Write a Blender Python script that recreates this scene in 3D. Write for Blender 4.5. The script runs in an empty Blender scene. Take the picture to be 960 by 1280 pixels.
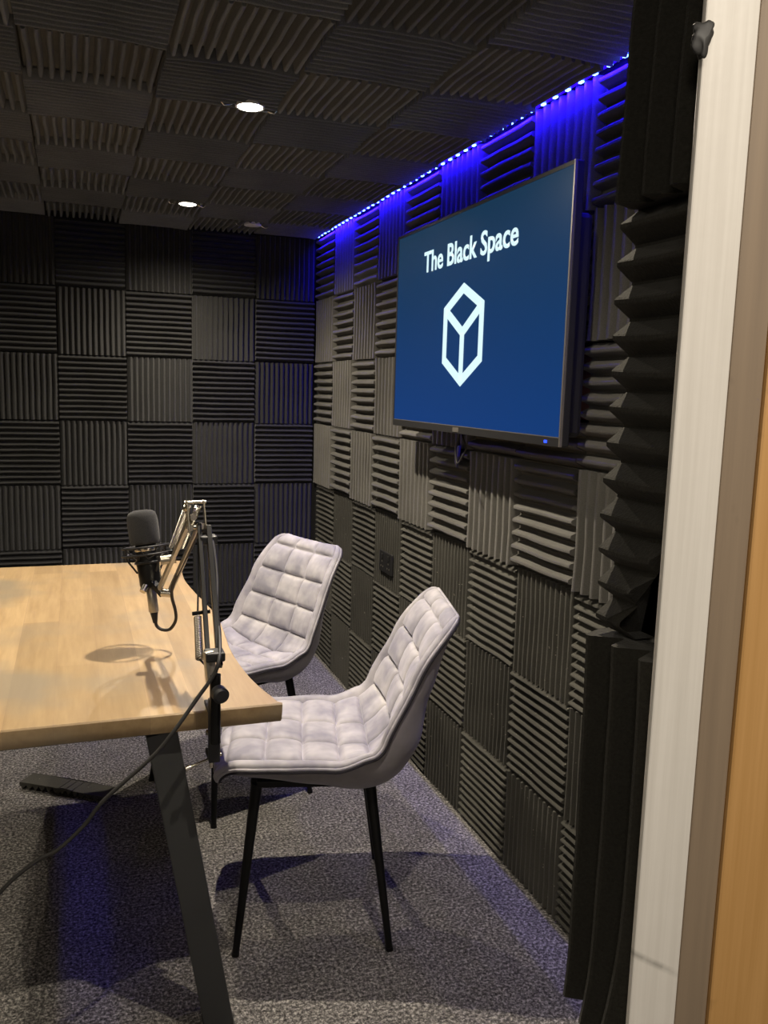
import bpy, bmesh, math, random
from mathutils import Vector, Matrix, noise
random.seed(7)
SC = bpy.context.scene
COL = SC.collection
PI = math.pi

# ------------------------------------------------------------ helpers
def tag(o, label=None, cat=None, group=None, kind=None):
    if label: o['label'] = label
    if cat: o['category'] = cat
    if group: o['group'] = group
    if kind: o['kind'] = kind
    return o

def mesh_obj(name, verts, faces, mat, parent=None, smooth=False, loc=None):
    me = bpy.data.meshes.new(name)
    me.from_pydata([tuple(v) for v in verts], [], faces)
    me.update()
    o = bpy.data.objects.new(name, me)
    COL.objects.link(o)
    if mat: me.materials.append(mat)
    if smooth:
        for p in me.polygons: p.use_smooth = True
    if parent: o.parent = parent
    if loc: o.location = loc
    return o

def bm_obj(name, bm, mat, parent=None, smooth=None, bevel=0.0, seg=2):
    me = bpy.data.meshes.new(name)
    bmesh.ops.recalc_face_normals(bm, faces=bm.faces)
    bm.to_mesh(me); bm.free()
    o = bpy.data.objects.new(name, me)
    COL.objects.link(o)
    if mat: me.materials.append(mat)
    if smooth:
        for p in me.polygons: p.use_smooth = True
        if hasattr(me, 'set_sharp_from_angle'): me.set_sharp_from_angle(angle=math.radians(smooth))
    if bevel:
        m = o.modifiers.new('Bevel', 'BEVEL'); m.width = bevel; m.segments = seg; m.limit_method = 'ANGLE'
    if parent: o.parent = parent
    return o

def empty(name, loc=(0, 0, 0), rz=0):
    o = bpy.data.objects.new(name, None); COL.objects.link(o)
    o.location = loc; o.rotation_euler = (0, 0, rz); o.empty_display_size = .05
    return o

def add_box(bm, lo, hi, M=None):
    vs = []
    for x in (lo[0], hi[0]):
        for y in (lo[1], hi[1]):
            for z in (lo[2], hi[2]):
                v = Vector((x, y, z))
                if M: v = M @ v
                vs.append(bm.verts.new(v))
    for f in ((0, 1, 3, 2), (4, 6, 7, 5), (0, 4, 5, 1), (2, 3, 7, 6), (0, 2, 6, 4), (1, 5, 7, 3)):
        bm.faces.new([vs[i] for i in f])

def frame_of(d):
    d = d.normalized()
    a = Vector((0, 0, 1)) if abs(d.z) < .9 else Vector((1, 0, 0))
    u = d.cross(a).normalized(); v = d.cross(u).normalized()
    return u, v

def add_rings(bm, rings, cap=True, closed=False):
    R = [[bm.verts.new(p) for p in ring] for ring in rings]
    n = len(R[0])
    m = len(R)
    for i in range(m if closed else m - 1):
        a, b = R[i], R[(i + 1) % m]
        for j in range(n):
            bm.faces.new((a[j], a[(j + 1) % n], b[(j + 1) % n], b[j]))
    if cap and not closed:
        bm.faces.new(list(reversed(R[0]))); bm.faces.new(R[-1])

def add_cone(bm, p0, p1, r0, r1, n=16):
    p0 = Vector(p0); p1 = Vector(p1); u, v = frame_of(p1 - p0)
    rg = []
    for p, r in ((p0, r0), (p1, r1)):
        rg.append([p + u * r * math.cos(2 * PI * k / n) + v * r * math.sin(2 * PI * k / n) for k in range(n)])
    add_rings(bm, rg)

def add_tube(bm, pts, r, n=8, closed=False):
    pts = [Vector(p) for p in pts]
    m = len(pts); rg = []
    u = None
    for i, p in enumerate(pts):
        if closed: d = pts[(i + 1) % m] - pts[i - 1]
        else: d = pts[min(i + 1, m - 1)] - pts[max(i - 1, 0)]
        d.normalize()
        if u is None: u, v = frame_of(d)
        else:
            u = (u - d * u.dot(d)).normalized(); v = d.cross(u)
        rg.append([p + u * r * math.cos(2 * PI * k / n) + v * r * math.sin(2 * PI * k / n) for k in range(n)])
    add_rings(bm, rg, closed=closed)

def spline(pts, k=8):
    P = [Vector(p) for p in pts]; P = [P[0] * 2 - P[1]] + P + [P[-1] * 2 - P[-2]]
    out = []
    for i in range(1, len(P) - 2):
        for j in range(k):
            t = j / k
            a, b, c, d = P[i - 1], P[i], P[i + 1], P[i + 2]
            out.append(.5 * ((2 * b) + (c - a) * t + (2 * a - 5 * b + 4 * c - d) * t * t + (3 * b - a - 3 * c + d) * t ** 3))
    out.append(P[-2]); return out

def add_lathe(bm, prof, M, n=24):
    # prof: (r, z) list ; M maps local z axis to the world
    rg = [[M @ Vector((r * math.cos(2 * PI * k / n), r * math.sin(2 * PI * k / n), z)) for k in range(n)] for r, z in prof]
    add_rings(bm, rg)

def add_bar(bm, p0, p1, w, h, side=None):
    """rectangular bar from p0 to p1, w across 'side', h the other way"""
    p0 = Vector(p0); p1 = Vector(p1); d = (p1 - p0).normalized()
    if side is None: s, t = frame_of(d)
    else:
        s = Vector(side); s = (s - d * s.dot(d)).normalized(); t = d.cross(s)
    rg = []
    for p in (p0, p1):
        rg.append([p + s * w / 2 * a + t * h / 2 * b for a, b in ((-1, -1), (1, -1), (1, 1), (-1, 1))])
    add_rings(bm, rg)

def add_spring(bm, p0, p1, R, r, turns, n=5):
    p0 = Vector(p0); p1 = Vector(p1); u, v = frame_of(p1 - p0)
    N = int(turns * 8)
    pts = []
    for i in range(N + 1):
        a = 2 * PI * i / 8
        pts.append(p0.lerp(p1, i / N) + (u * math.cos(a) + v * math.sin(a)) * R)
    add_tube(bm, pts, r, n)

# ------------------------------------------------------------ materials
class NT:
    def __init__(s, name):
        s.m = bpy.data.materials.new(name); s.m.use_nodes = True
        s.t = s.m.node_tree; s.n = s.t.nodes; s.l = s.t.links
        s.b = s.n['Principled BSDF']
    def add(s, t, **k):
        nd = s.n.new(t)
        for a, b in k.items():
            if a in nd.inputs.keys() if isinstance(a, str) else False: nd.inputs[a].default_value = b
            else: setattr(nd, a, b)
        return nd
    def link(s, a, b): s.l.new(a, b)
    def coord(s, scale=None):
        tc = s.n.new('ShaderNodeTexCoord')
        if scale is None: return tc.outputs['Object']
        mp = s.n.new('ShaderNodeMapping'); mp.inputs['Scale'].default_value = scale
        s.link(tc.outputs['Object'], mp.inputs['Vector']); return mp.outputs[0]
    def noise(s, vec, scale, detail=3, rough=.5):
        nd = s.n.new('ShaderNodeTexNoise'); nd.inputs['Scale'].default_value = scale
        nd.inputs['Detail'].default_value = detail; nd.inputs['Roughness'].default_value = rough
        s.link(vec, nd.inputs['Vector']); return nd.outputs['Fac']
    def ramp(s, fac, stops):
        nd = s.n.new('ShaderNodeValToRGB'); e = nd.color_ramp.elements
        e[0].position, e[0].color = stops[0][0], (*stops[0][1], 1)
        e[1].position, e[1].color = stops[-1][0], (*stops[-1][1], 1)
        for p, c in stops[1:-1]:
            q = e.new(p); q.color = (*c, 1)
        s.link(fac, nd.inputs[0]); return nd.outputs[0]
    def bump(s, h, strength, dist):
        nd = s.n.new('ShaderNodeBump'); nd.inputs['Strength'].default_value = strength
        nd.inputs['Distance'].default_value = dist
        s.link(h, nd.inputs['Height']); s.link(nd.outputs[0], s.b.inputs['Normal']); return nd
    def mix(s, f, a, b, mode='MIX'):
        nd = s.n.new('ShaderNodeMix'); nd.data_type = 'RGBA'; nd.blend_type = mode
        for i, v in ((0, f), (6, a), (7, b)):
            if isinstance(v, (int, float)): nd.inputs[i].default_value = v
            elif isinstance(v, tuple): nd.inputs[i].default_value = (*v, 1)
            else: s.link(v, nd.inputs[i])
        return nd.outputs[2]

def plain(name, col, rough=.5, metal=0.0, bump=0.0, scale=200, var=.0):
    t = NT(name); t.b.inputs['Roughness'].default_value = rough; t.b.inputs['Metallic'].default_value = metal
    v = t.coord(); n = t.noise(v, scale)
    k = max(var, .04)
    c = t.ramp(n, [(.3, tuple(x * (1 - k) for x in col)), (.7, tuple(x * (1 + k) for x in col))])
    t.link(c, t.b.inputs['Base Color'])
    if bump: t.bump(n, bump, .001)
    return t.m

def foam_mat(name, col, specks):
    t = NT(name); t.b.inputs['Roughness'].default_value = 1
    t.b.inputs['Specular IOR Level'].default_value = .1
    oi = t.n.new('ShaderNodeObjectInfo')
    v = t.coord(); n = t.noise(v, 420, 3, .7); big = t.noise(v, 6, 2)
    c = t.ramp(n, [(.25, tuple(x * .72 for x in col)), (.75, tuple(x * 1.28 for x in col))])
    c = t.mix(.5, c, t.ramp(big, [(.3, (.75, .75, .75)), (.7, (1.2, 1.2, 1.2))]), 'MULTIPLY')
    rv = t.n.new('ShaderNodeMapRange'); rv.inputs[3].default_value = .8; rv.inputs[4].default_value = 1.2
    t.link(oi.outputs['Random'], rv.inputs[0])
    c = t.mix(1.0, c, rv.outputs[0], 'MULTIPLY')
    if specks:
        vo = t.n.new('ShaderNodeTexVoronoi'); vo.inputs['Scale'].default_value = 75
        t.link(v, vo.inputs['Vector'])
        dot = t.ramp(vo.outputs['Distance'], [(.08, (1, 1, 1)), (.13, (0, 0, 0))])
        sel = t.ramp(t.noise(v, 22, 2), [(.56, (0, 0, 0)), (.60, (1, 1, 1))])
        f = t.mix(1.0, dot, sel, 'MULTIPLY')
        c = t.mix(f, c, (.33, .31, .26))
    t.link(c, t.b.inputs['Base Color'])
    t.b.inputs['Sheen Weight'].default_value = .12
    t.b.inputs['Sheen Roughness'].default_value = .5
    t.bump(n, .6, .0015)
    return t.m

M = {}
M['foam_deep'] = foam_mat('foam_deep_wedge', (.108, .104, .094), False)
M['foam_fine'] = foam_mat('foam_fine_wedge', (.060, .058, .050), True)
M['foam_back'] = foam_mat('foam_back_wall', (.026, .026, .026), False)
M['foam_ceiling'] = foam_mat('foam_ceiling', (.135, .14, .142), False)
M['foam_jamb'] = foam_mat('foam_doorway', (.036, .034, .028), False)
M['wall_dark'] = plain('dark_wall_paint', (.02, .02, .02), .9)
M['plaster'] = plain('pale_plaster', (.45, .43, .40), .8, bump=.2, scale=40)
M['ceiling_dark'] = plain('dark_ceiling_board', (.015, .015, .015), .95)
M['black_metal'] = plain('black_powder_metal', (.006, .006, .006), .36, 0, bump=.1, scale=600)
M['black_metal'].node_tree.nodes['Principled BSDF'].inputs['Specular IOR Level'].default_value = .22
M['table_leg'] = plain('black_table_steel', (.040, .042, .043), .55, 0, bump=.1, scale=400)
M['black_plastic'] = plain('black_plastic', (.009, .009, .010), .55)
M['chrome'] = plain('brushed_chrome', (.62, .58, .50), .22, 1.0)
M['steel'] = plain('satin_steel', (.42, .39, .33), .36, .85)
M['white_plastic'] = plain('white_plastic', (.75, .74, .72), .4)
M['cable'] = plain('black_rubber_cable', (.022, .021, .020), .55)
M['pipe_edge'] = plain('dark_seam_piping', (.02, .018, .025), .8)
M['bezel'] = plain('tv_bezel', (.03, .03, .032), .28, .3)
M['bezel_bright'] = plain('tv_bezel_edge', (.33, .31, .29), .35, .8)
M['brown_board'] = plain('brown_backing_board', (.16, .065, .035), .7, var=.2, scale=12)

def carpet():
    t = NT('grey_cut_pile_carpet'); t.b.inputs['Roughness'].default_value = 1
    t.b.inputs['Specular IOR Level'].default_value = .1
    v = t.coord()
    a = t.noise(v, 120, 5, .8); b = t.noise(v, 9, 3)
    vo = t.n.new('ShaderNodeTexVoronoi'); vo.inputs['Scale'].default_value = 210; t.link(v, vo.inputs['Vector'])
    c = t.ramp(a, [(.37, (.03, .029, .028)), (.5, (.18, .172, .165)), (.64, (.66, .63, .59))])
    c = t.mix(.45, c, t.ramp(vo.outputs['Color'], [(.2, (.45, .45, .45)), (.8, (1.5, 1.5, 1.5))]), 'MULTIPLY')
    c = t.mix(.6, c, t.ramp(b, [(.3, (.8, .8, .8)), (.7, (1.2, 1.2, 1.2))]), 'MULTIPLY')
    t.link(c, t.b.inputs['Base Color'])
    t.bump(a, 1.0, .006)
    return t.m
M['carpet'] = carpet()

def velvet(name, col, hi):
    t = NT(name); t.b.inputs['Roughness'].default_value = .75
    v = t.coord(); n = t.noise(v, 10, 3, .6); f = t.noise(v, 500, 2)
    c = t.ramp(n, [(.35, col), (.68, hi)])
    t.link(c, t.b.inputs['Base Color'])
    t.b.inputs['Sheen Weight'].default_value = .4
    t.b.inputs['Sheen Roughness'].default_value = .38
    t.b.inputs['Sheen Tint'].default_value = (.9, .88, 1, 1)
    t.bump(f, .15, .0006)
    return t.m
M['velvet'] = velvet('grey_velvet', (.25, .242, .285), (.49, .47, .49))
M['velvet_shell'] = velvet('grey_velvet_shell', (.20, .185, .19), (.28, .26, .27))

def wood_top():
    t = NT('oak_stave_tabletop'); t.b.inputs['Roughness'].default_value = .42
    tc = t.n.new('ShaderNodeTexCoord')
    mp = t.n.new('ShaderNodeMapping'); mp.inputs['Rotation'].default_value = (0, 0, PI / 2)
    t.link(tc.outputs['Object'], mp.inputs['Vector'])
    br = t.n.new('ShaderNodeTexBrick'); br.inputs['Scale'].default_value = 1
    br.inputs['Brick Width'].default_value = .62; br.inputs['Row Height'].default_value = .088
    br.inputs['Mortar Size'].default_value = .0008; br.inputs['Mortar Smooth'].default_value = 1
    br.inputs['Color1'].default_value = (.33, .230, .118, 1); br.inputs['Color2'].default_value = (.46, .325, .170, 1)
    br.inputs['Mortar'].default_value = (.30, .20, .115, 1); br.inputs['Bias'].default_value = 0
    br.offset = .37; br.offset_frequency = 2
    t.link(mp.outputs[0], br.inputs['Vector'])
    m2 = t.n.new('ShaderNodeMapping'); m2.inputs['Scale'].default_value = (9, .8, 9)
    t.link(tc.outputs['Object'], m2.inputs['Vector'])
    g = t.noise(m2.outputs[0], 6, 5, .6)
    big = t.noise(tc.outputs['Object'], 2.6, 3)
    c = t.mix(.55, br.outputs['Color'], t.ramp(g, [(.3, (.72, .66, .6)), (.7, (1.2, 1.2, 1.2))]), 'MULTIPLY')
    c = t.mix(t.ramp(big, [(.50, (0, 0, 0)), (.64, (.7, .7, .7))]), c, (.235, .205, .155))
    t.link(c, t.b.inputs['Base Color'])
    t.bump(g, .12, .001)
    return t.m
M['wood'] = wood_top()

def painted_white():
    t = NT('white_gloss_door_frame'); t.b.inputs['Roughness'].default_value = .30
    tc = t.n.new('ShaderNodeTexCoord')
    mp = t.n.new('ShaderNodeMapping'); mp.inputs['Scale'].default_value = (60, 60, 1.5); t.link(tc.outputs['Object'], mp.inputs['Vector'])
    g = t.noise(mp.outputs[0], 3, 4, .6); d = t.noise(tc.outputs['Object'], 14, 4, .7)
    c = t.ramp(g, [(.3, (.74, .70, .64)), (.7, (.84, .80, .74))])
    # scuff marks low on the frame
    m2 = t.n.new('ShaderNodeMapping'); m2.inputs['Location'].default_value = (.7975, 0, -1.010)
    m2.inputs['Rotation'].default_value = (0, 0, 0); t.link(tc.outputs['Object'], m2.inputs['Vector'])
    sx = t.n.new('ShaderNodeSeparateXYZ'); t.link(m2.outputs[0], sx.inputs[0])
    ln = t.n.new('ShaderNodeMath'); ln.operation = 'MULTIPLY_ADD'; ln.inputs[1].default_value = .62
    t.link(sx.outputs[0], ln.inputs[0]); t.link(sx.outputs[2], ln.inputs[2])
    ab = t.n.new('ShaderNodeMath'); ab.operation = 'ABSOLUTE'; t.link(ln.outputs[0], ab.inputs[0])
    sc = t.ramp(ab.outputs[0], [(.0008, (.55, .55, .55)), (.0028, (0, 0, 0))])
    sc = t.mix(1.0, sc, t.ramp(d, [(.35, (0, 0, 0)), (.55, (1, 1, 1))]), 'MULTIPLY')
    c = t.mix(sc, c, (.16, .15, .13))
    t.link(c, t.b.inputs['Base Color'])
    t.bump(d, .3, .002)
    return t.m
M['white_paint'] = painted_white()

def raw_wood(name, a, b, dark):
    t = NT(name); t.b.inputs['Roughness'].default_value = .55
    tc = t.n.new('ShaderNodeTexCoord')
    mp = t.n.new('ShaderNodeMapping'); mp.inputs['Scale'].default_value = (40, 40, 1.2); t.link(tc.outputs['Object'], mp.inputs['Vector'])
    g = t.noise(mp.outputs[0], 2.5, 4, .6)
    k = t.noise(tc.outputs['Object'], 17, 3, .6)
    c = t.ramp(g, [(.3, a), (.7, b)])
    c = t.mix(t.ramp(k, [(.62, (0, 0, 0)), (.74, (.7, .7, .7))]), c, dark)
    t.link(c, t.b.inputs['Base Color']); t.bump(g, .2, .001)
    return t.m
M['orange_wood'] = raw_wood('varnished_orange_pine', (.50, .27, .085), (.62, .35, .13), (.15, .07, .02))
M['taupe_shaded_side'] = raw_wood('taupe_shaded_board_side', (.24, .18, .125), (.30, .225, .155), (.14, .10, .07))  # shade on the side of the orange board, put into the colour

def emit(name, col, strength):
    t = NT(name); t.b.inputs['Base Color'].default_value = (*[min(1, c) * .02 for c in col], 1)
    t.b.inputs['Emission Color'].default_value = (*col, 1); t.b.inputs['Emission Strength'].default_value = strength
    t.b.inputs['Roughness'].default_value = .25
    return t.m
M['lens'] = emit('lit_lamp_lens', (1, .93, .80), 22)
M['led'] = emit('blue_led_chip', (.10, .24, 1), 12)
M['led_tape'] = emit('blue_led_tape', (.012, .0, 1), 3.0)
M['logo'] = emit('lit_logo', (.72, .95, 1), 1.0)
M['standby'] = emit('standby_light', (.03, .08, 1), 2.0)
def screen():
    t = NT('lit_blue_screen')
    tc = t.n.new('ShaderNodeTexCoord')
    sx = t.n.new('ShaderNodeSeparateXYZ'); t.link(tc.outputs['Object'], sx.inputs[0])
    mr = t.n.new('ShaderNodeMapRange'); mr.inputs[1].default_value = 1.28; mr.inputs[2].default_value = 1.88; t.link(sx.outputs[2], mr.inputs[0])
    c = t.ramp(mr.outputs[0], [(0, (.0045, .042, .185)), (.6, (.0040, .036, .115)), (1, (.006, .034, .080))])
    t.link(c, t.b.inputs['Emission Color']); t.b.inputs['Emission Strength'].default_value = 1.0
    t.b.inputs['Base Color'].default_value = (.002, .002, .004, 1); t.b.inputs['Roughness'].default_value = .3; t.b.inputs['Specular IOR Level'].default_value = .08
    return t.m
M['screen'] = screen()

# ------------------------------------------------------------ camera (recovered from the photo's vanishing points)
f_, yaw, pitch, roll = 1065.85, .3497, .1411, .0293
cx, ch, D, H = -1.1506, 1.387, 4.2513, 2.135
fw = Vector((math.sin(yaw) * math.cos(pitch), math.cos(yaw) * math.cos(pitch), -math.sin(pitch)))
rt = Vector((math.cos(yaw), -math.sin(yaw), 0)); up = rt.cross(fw)
r2 = rt * math.cos(roll) + up * math.sin(roll); u2 = up * math.cos(roll) - rt * math.sin(roll)
cam = bpy.data.cameras.new('camera'); co = bpy.data.objects.new('camera', cam); COL.objects.link(co)
cam.sensor_fit = 'HORIZONTAL'; cam.sensor_width = 36; cam.lens = 36 * f_ / 960; cam.clip_start = .02
co.matrix_world = Matrix(((r2.x, u2.x, -fw.x, cx), (r2.y, u2.y, -fw.y, 0), (r2.z, u2.z, -fw.z, ch), (0, 0, 0, 1)))
SC.camera = co

# ------------------------------------------------------------ setting
XR = .052; YB = D + .034; ZC = 2.152; XL = -2.9; YF0, YF1 = .447, .56
def slab(name, lo, hi, mat, kind='structure', bev=0, parent=None):
    bm = bmesh.new(); add_box(bm, lo, hi); o = bm_obj(name, bm, mat, parent, bevel=bev)
    if kind and not parent: tag(o, kind=kind)
    return o
def struct(o, label, cat): return tag(o, label, cat, kind='structure')
# floor: a slightly uneven carpet grid
NX, NY = 60, 80
vs = []; fs = []
x0, x1, y0, y1 = XL, XR, -1.6, YB
for j in range(NY + 1):
    for i in range(NX + 1):
        x = x0 + (x1 - x0) * i / NX; y = y0 + (y1 - y0) * j / NY
        vs.append((x, y, 0))
for j in range(NY):
    for i in range(NX):
        a = j * (NX + 1) + i; fs.append((a, a + 1, a + NX + 2, a + NX + 1))
struct(mesh_obj('floor', vs, fs, M['carpet']), 'speckled grey carpet covering the studio floor', 'floor')
struct(slab('ceiling', (XL, YF1, ZC), (XR, YB, ZC + .05), M['ceiling_dark']), 'dark ceiling board behind the foam', 'ceiling')
struct(slab('wall_back', (XL, YB, 0), (XR + .1, YB + .1, ZC + .05), M['wall_dark']), 'dark back wall behind the foam panels', 'wall')
struct(slab('wall_right', (XR, YF1, 0), (XR + .1, YB, ZC + .05), M['wall_dark']), 'dark right wall behind the screen and foam', 'wall')
struct(slab('wall_left', (XL - .1, -1.6, 0), (XL, YB, ZC + .05), M['wall_dark']), 'dark left wall out of view', 'wall')
# front wall with the doorway the picture is taken through
bm = bmesh.new()
add_box(bm, (-.75, YF0, 0), (XR + .1, YF1, ZC + .05))
add_box(bm, (XL, YF0, 0), (-1.62, YF1, ZC + .05))
add_box(bm, (-1.62, YF0, 2.06), (-.75, YF1, ZC + .05))
struct(bm_obj('wall_front', bm, M['plaster']), 'pale plaster wall around the doorway', 'wall')
# door lining: white post, taupe strip coloured as the board's shaded side, orange wood
struct(slab('trim_1', (-.7975, .4425, 0), (-.7580, .4465, 2.06), M['white_paint'], bev=.0012), 'glossy white painted door frame post', 'door frame')
struct(slab('trim_2', (-.7576, .4427, 0), (-.7302, .4465, 2.06), M['taupe_shaded_side'], bev=.001), 'taupe strip with painted-in shade beside the white door frame', 'door frame')
struct(slab('trim_3', (-.7298, .4405, 0), (-.45, .4465, 2.06), M['orange_wood'], bev=.002), 'orange varnished wooden board at the right edge', 'door frame')

# ------------------------------------------------------------ acoustic foam
def ridge_profile(w, n, base, depth, tipw=.16, fill=.92):
    """list of (x, z) over the width w, n wedges with softly blunted tips"""
    p = w / n; out = []
    for k in range(n):
        x = -w / 2 + k * p
        out += [(x + p * (.5 - fill / 2), base), (x + p * (.5 - tipw * .6), base + depth * .93), (x + p * (.5 - tipw * .3), base + depth),
                (x + p * (.5 + tipw * .3), base + depth), (x + p * (.5 + tipw * .6), base + depth * .93), (x + p * (.5 + fill / 2), base)]
    return out

def foam_panel(name, org, across, along, nrm, w, l, n, base, depth, mat, seed, warp=.0016, lift=.004, segs=7, bend=None, parent=None, tipw=.16, fill=.92):
    """wedges repeat over 'across' and run along 'along'; org = centre of the back face"""
    top = ridge_profile(w, n, base, depth, tipw, fill)
    ring = [(-w / 2, 0)] + [(-w / 2, base)] + top + [(w / 2, base), (w / 2, 0)]
    rg = []
    rnd = random.Random(seed); c0 = [rnd.uniform(-1, 1) for _ in range(4)]
    for j in range(segs + 1):
        y = -l / 2 + l * j / segs
        row = []
        for x, z in ring:
            a, b = x / w * 2, y / l * 2
            nx = noise.noise(Vector((x * 9, y * 9, seed * 3.7))) * warp * 2
            nz = noise.noise(Vector((x * 14 + 5, y * 14, seed * 1.3))) * warp
            li = lift * max(0, abs(a * b)) ** 3 * abs(c0[(a > 0) + 2 * (b > 0)])
            zz = z + (nz + li if z > 0 else 0)
            v = Vector((x + nx * (z / (base + depth)), y + nz, zz))
            if bend: v = bend(v)
            row.append(v)
        rg.append(row)
    bm = bmesh.new(); add_rings(bm, rg)
    o = bm_obj(name, bm, mat, parent)
    A = Vector(across).normalized(); B = Vector(along).normalized(); N = Vector(nrm).normalized()
    if A.cross(B).dot(N) < 0: A = -A
    o.matrix_world = Matrix(((A.x, B.x, N.x, org[0]), (A.y, B.y, N.y, org[1]), (A.z, B.z, N.z, org[2]), (0, 0, 0, 1)))
    return o

ORD = ['top', 'second', 'third', 'fourth', 'fifth', 'sixth', 'lowest']
CNT = ['first', 'second', 'third', 'fourth', 'fifth', 'sixth', 'seventh', 'eighth', 'ninth', 'tenth', 'eleventh', 'twelfth']
s = .305; g = .0035
# right wall: four upper rows of deep wedges, three lower rows of fine wedges
seed = 1
for r in range(7):
    for c in range(12):
        y1 = D - (.012 if c else -.0) - c * s
        y0 = D - .012 - (c + 1) * s
        if c == 0: y1 = D - .002
        if y0 < YF1: continue
        if y1 - .15 < 1.02: continue
        zt = H - .008 - r * s if r < 4 else H - .012 - r * s + (.006 if r > 4 else .0)
        zb = zt - s
        if r == 6: zb = .004
        horiz = (r + c) % 2 == 0
        deep = r < 4
        n = 8 if deep else 12
        if (r, c) == (2, 7): zt = zb + .114; n = 3; horiz = True      # only an offcut here, bare board above it
        base, dep = (.023, .027) if deep else (.011, .019)
        seed += 1
        rr = random.Random(seed)
        off = 0.0
        cyy = (y0 + y1) / 2 + rr.uniform(-.0015, .0015); czz = (zt + zb) / 2 + rr.uniform(-.0015, .0015)
        wY, wZ = y1 - y0 - g, zt - zb - g
        org = (XR - .001, cyy, czz)
        if horiz:
            o = foam_panel('acoustic_foam_panel', org, (0, 0, 1), (0, 1, 0), (-1, 0, 0), wZ, wY, n, base, dep, M['foam_deep' if deep else 'foam_fine'], seed, tipw=.24 if deep else .2, fill=.82)
        else:
            o = foam_panel('acoustic_foam_panel', org, (0, 1, 0), (0, 0, 1), (-1, 0, 0), wY, wZ, n, base, dep, M['foam_deep' if deep else 'foam_fine'], seed, tipw=.24 if deep else .2, fill=.82)
        if (r, c) == (2, 7):
            tag(o, 'short grey foam offcut under the near lower corner of the television', 'foam panel', 'foam panels on the right wall'); continue
        tag(o, '%s foam panel, %s ridges, %s row of right wall, %s from back corner' % (
            'grey deep-wedge' if deep else 'dark fine-wedge', 'level' if horiz else 'upright', ORD[r], CNT[c]),
            'foam panel', 'foam panels on the right wall')
        if r == 3 and c == 5:      # its top corner has come loose and folds outwards
            bmf = bmesh.new()
            pts = [(-.004, 2.500, 1.218), (-.012, 2.448, 1.222), (-.030, 2.418, 1.190), (-.016, 2.455, 1.152), (-.003, 2.500, 1.168)]
            P0 = [Vector(p) for p in pts]; P1 = [p + Vector((.012, .012, .0)) for p in P0]
            add_rings(bmf, [P0, P1])
            fl = bm_obj('peeled_corner', bmf, M['foam_deep']); fl.parent = o; fl.matrix_parent_inverse = o.matrix_world.inverted()
# back wall
for r in range(7):
    for c in range(6):
        x1 = -c * s; x0 = x1 - s
        if c == 0: x1 = -.001; x0 = -.3008
        zt = H - .012 - r * s; zb = zt - s
        if r == 6: zb = .004
        horiz = (r + c) % 2 == 1
        seed += 1; rr = random.Random(seed)
        org = ((x0 + x1) / 2 + .003 + rr.uniform(-.002, .002), YB - .001, (zt + zb) / 2 + rr.uniform(-.002, .002))
        wX, wZ = x1 - x0 - g, zt - zb - g
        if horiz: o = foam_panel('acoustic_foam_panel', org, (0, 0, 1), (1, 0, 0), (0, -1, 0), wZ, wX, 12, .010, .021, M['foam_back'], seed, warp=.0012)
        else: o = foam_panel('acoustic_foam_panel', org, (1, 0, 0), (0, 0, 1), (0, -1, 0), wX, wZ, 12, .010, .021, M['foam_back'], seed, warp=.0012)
        tag(o, 'black foam panel with %s ridges, %s row of back wall, %s from right corner' % ('level' if horiz else 'upright', ORD[r], CNT[c]),
            'foam panel', 'foam panels on the back wall')
# ceiling
LAMPS = [(-.70, 2.352), (-.70, 3.668)]
for c in range(6):
    x1 = -.014 - c * .3095; x0 = x1 - .3095
    for r in range(9):
        y1 = 4.225 - r * .3105 + (.0, .012, .022, 0, -.004, 0)[c]; y0 = y1 - .3105
        if r == 0: y1 = min(y1, 4.245)
        along_y = (c + r) % 2 == 1
        seed += 1; rr = random.Random(seed)
        sag = rr.uniform(0, .004) + (.006 if (c, r) in ((0, 6), (2, 0)) else 0)
        org = ((x0 + x1) / 2 + rr.uniform(-.002, .002), (y0 + y1) / 2 + rr.uniform(-.002, .002), ZC - .001)
        wX, wY = x1 - x0 - g, y1 - y0 - g
        kw = dict(warp=.0022, lift=.007, segs=8, tipw=.28 if along_y else .2, fill=.60 if along_y else .94)
        if along_y: o = foam_panel('acoustic_foam_panel', org, (1, 0, 0), (0, 1, 0), (0, 0, -1), wX, wY, 12, .007 + sag, .026, M['foam_ceiling'], seed, **kw)
        else: o = foam_panel('acoustic_foam_panel', org, (0, 1, 0), (1, 0, 0), (0, 0, -1), wY, wX, 12, .007 + sag, .026, M['foam_ceiling'], seed, **kw)
        tag(o, 'ceiling foam panel with %s ridges, %s row from back, %s from right wall' % ('lengthwise' if along_y else 'crosswise', CNT[r], CNT[c]),
            'foam panel', 'foam panels on the ceiling')

# doorway strips: three foam offcuts stuck on the reveal of the door opening
XJ = -.7505
YN, YFR = .449, .537
def strip_bend_mid(v):
    # lower near corner of the middle strip peels and is cut on a slant
    return v
# top strip, upright ridges
o = foam_panel('doorway_foam_strip', (XJ, .4935, 1.674), (0, 1, 0), (0, 0, 1), (-1, 0, 0), .088, .306, 3, .014, .020, M['foam_jamb'], 301, segs=12, warp=.002)
mw = o.matrix_world; inv = mw.inverted()
for v in o.data.vertices:
    p = mw @ v.co
    p.x -= .011 * max(0, (1.83 - p.z) / .306)
    v.co = inv @ p
tag(o, 'black foam strip with upright ridges on the doorway edge, uppermost', 'foam strip')
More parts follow.
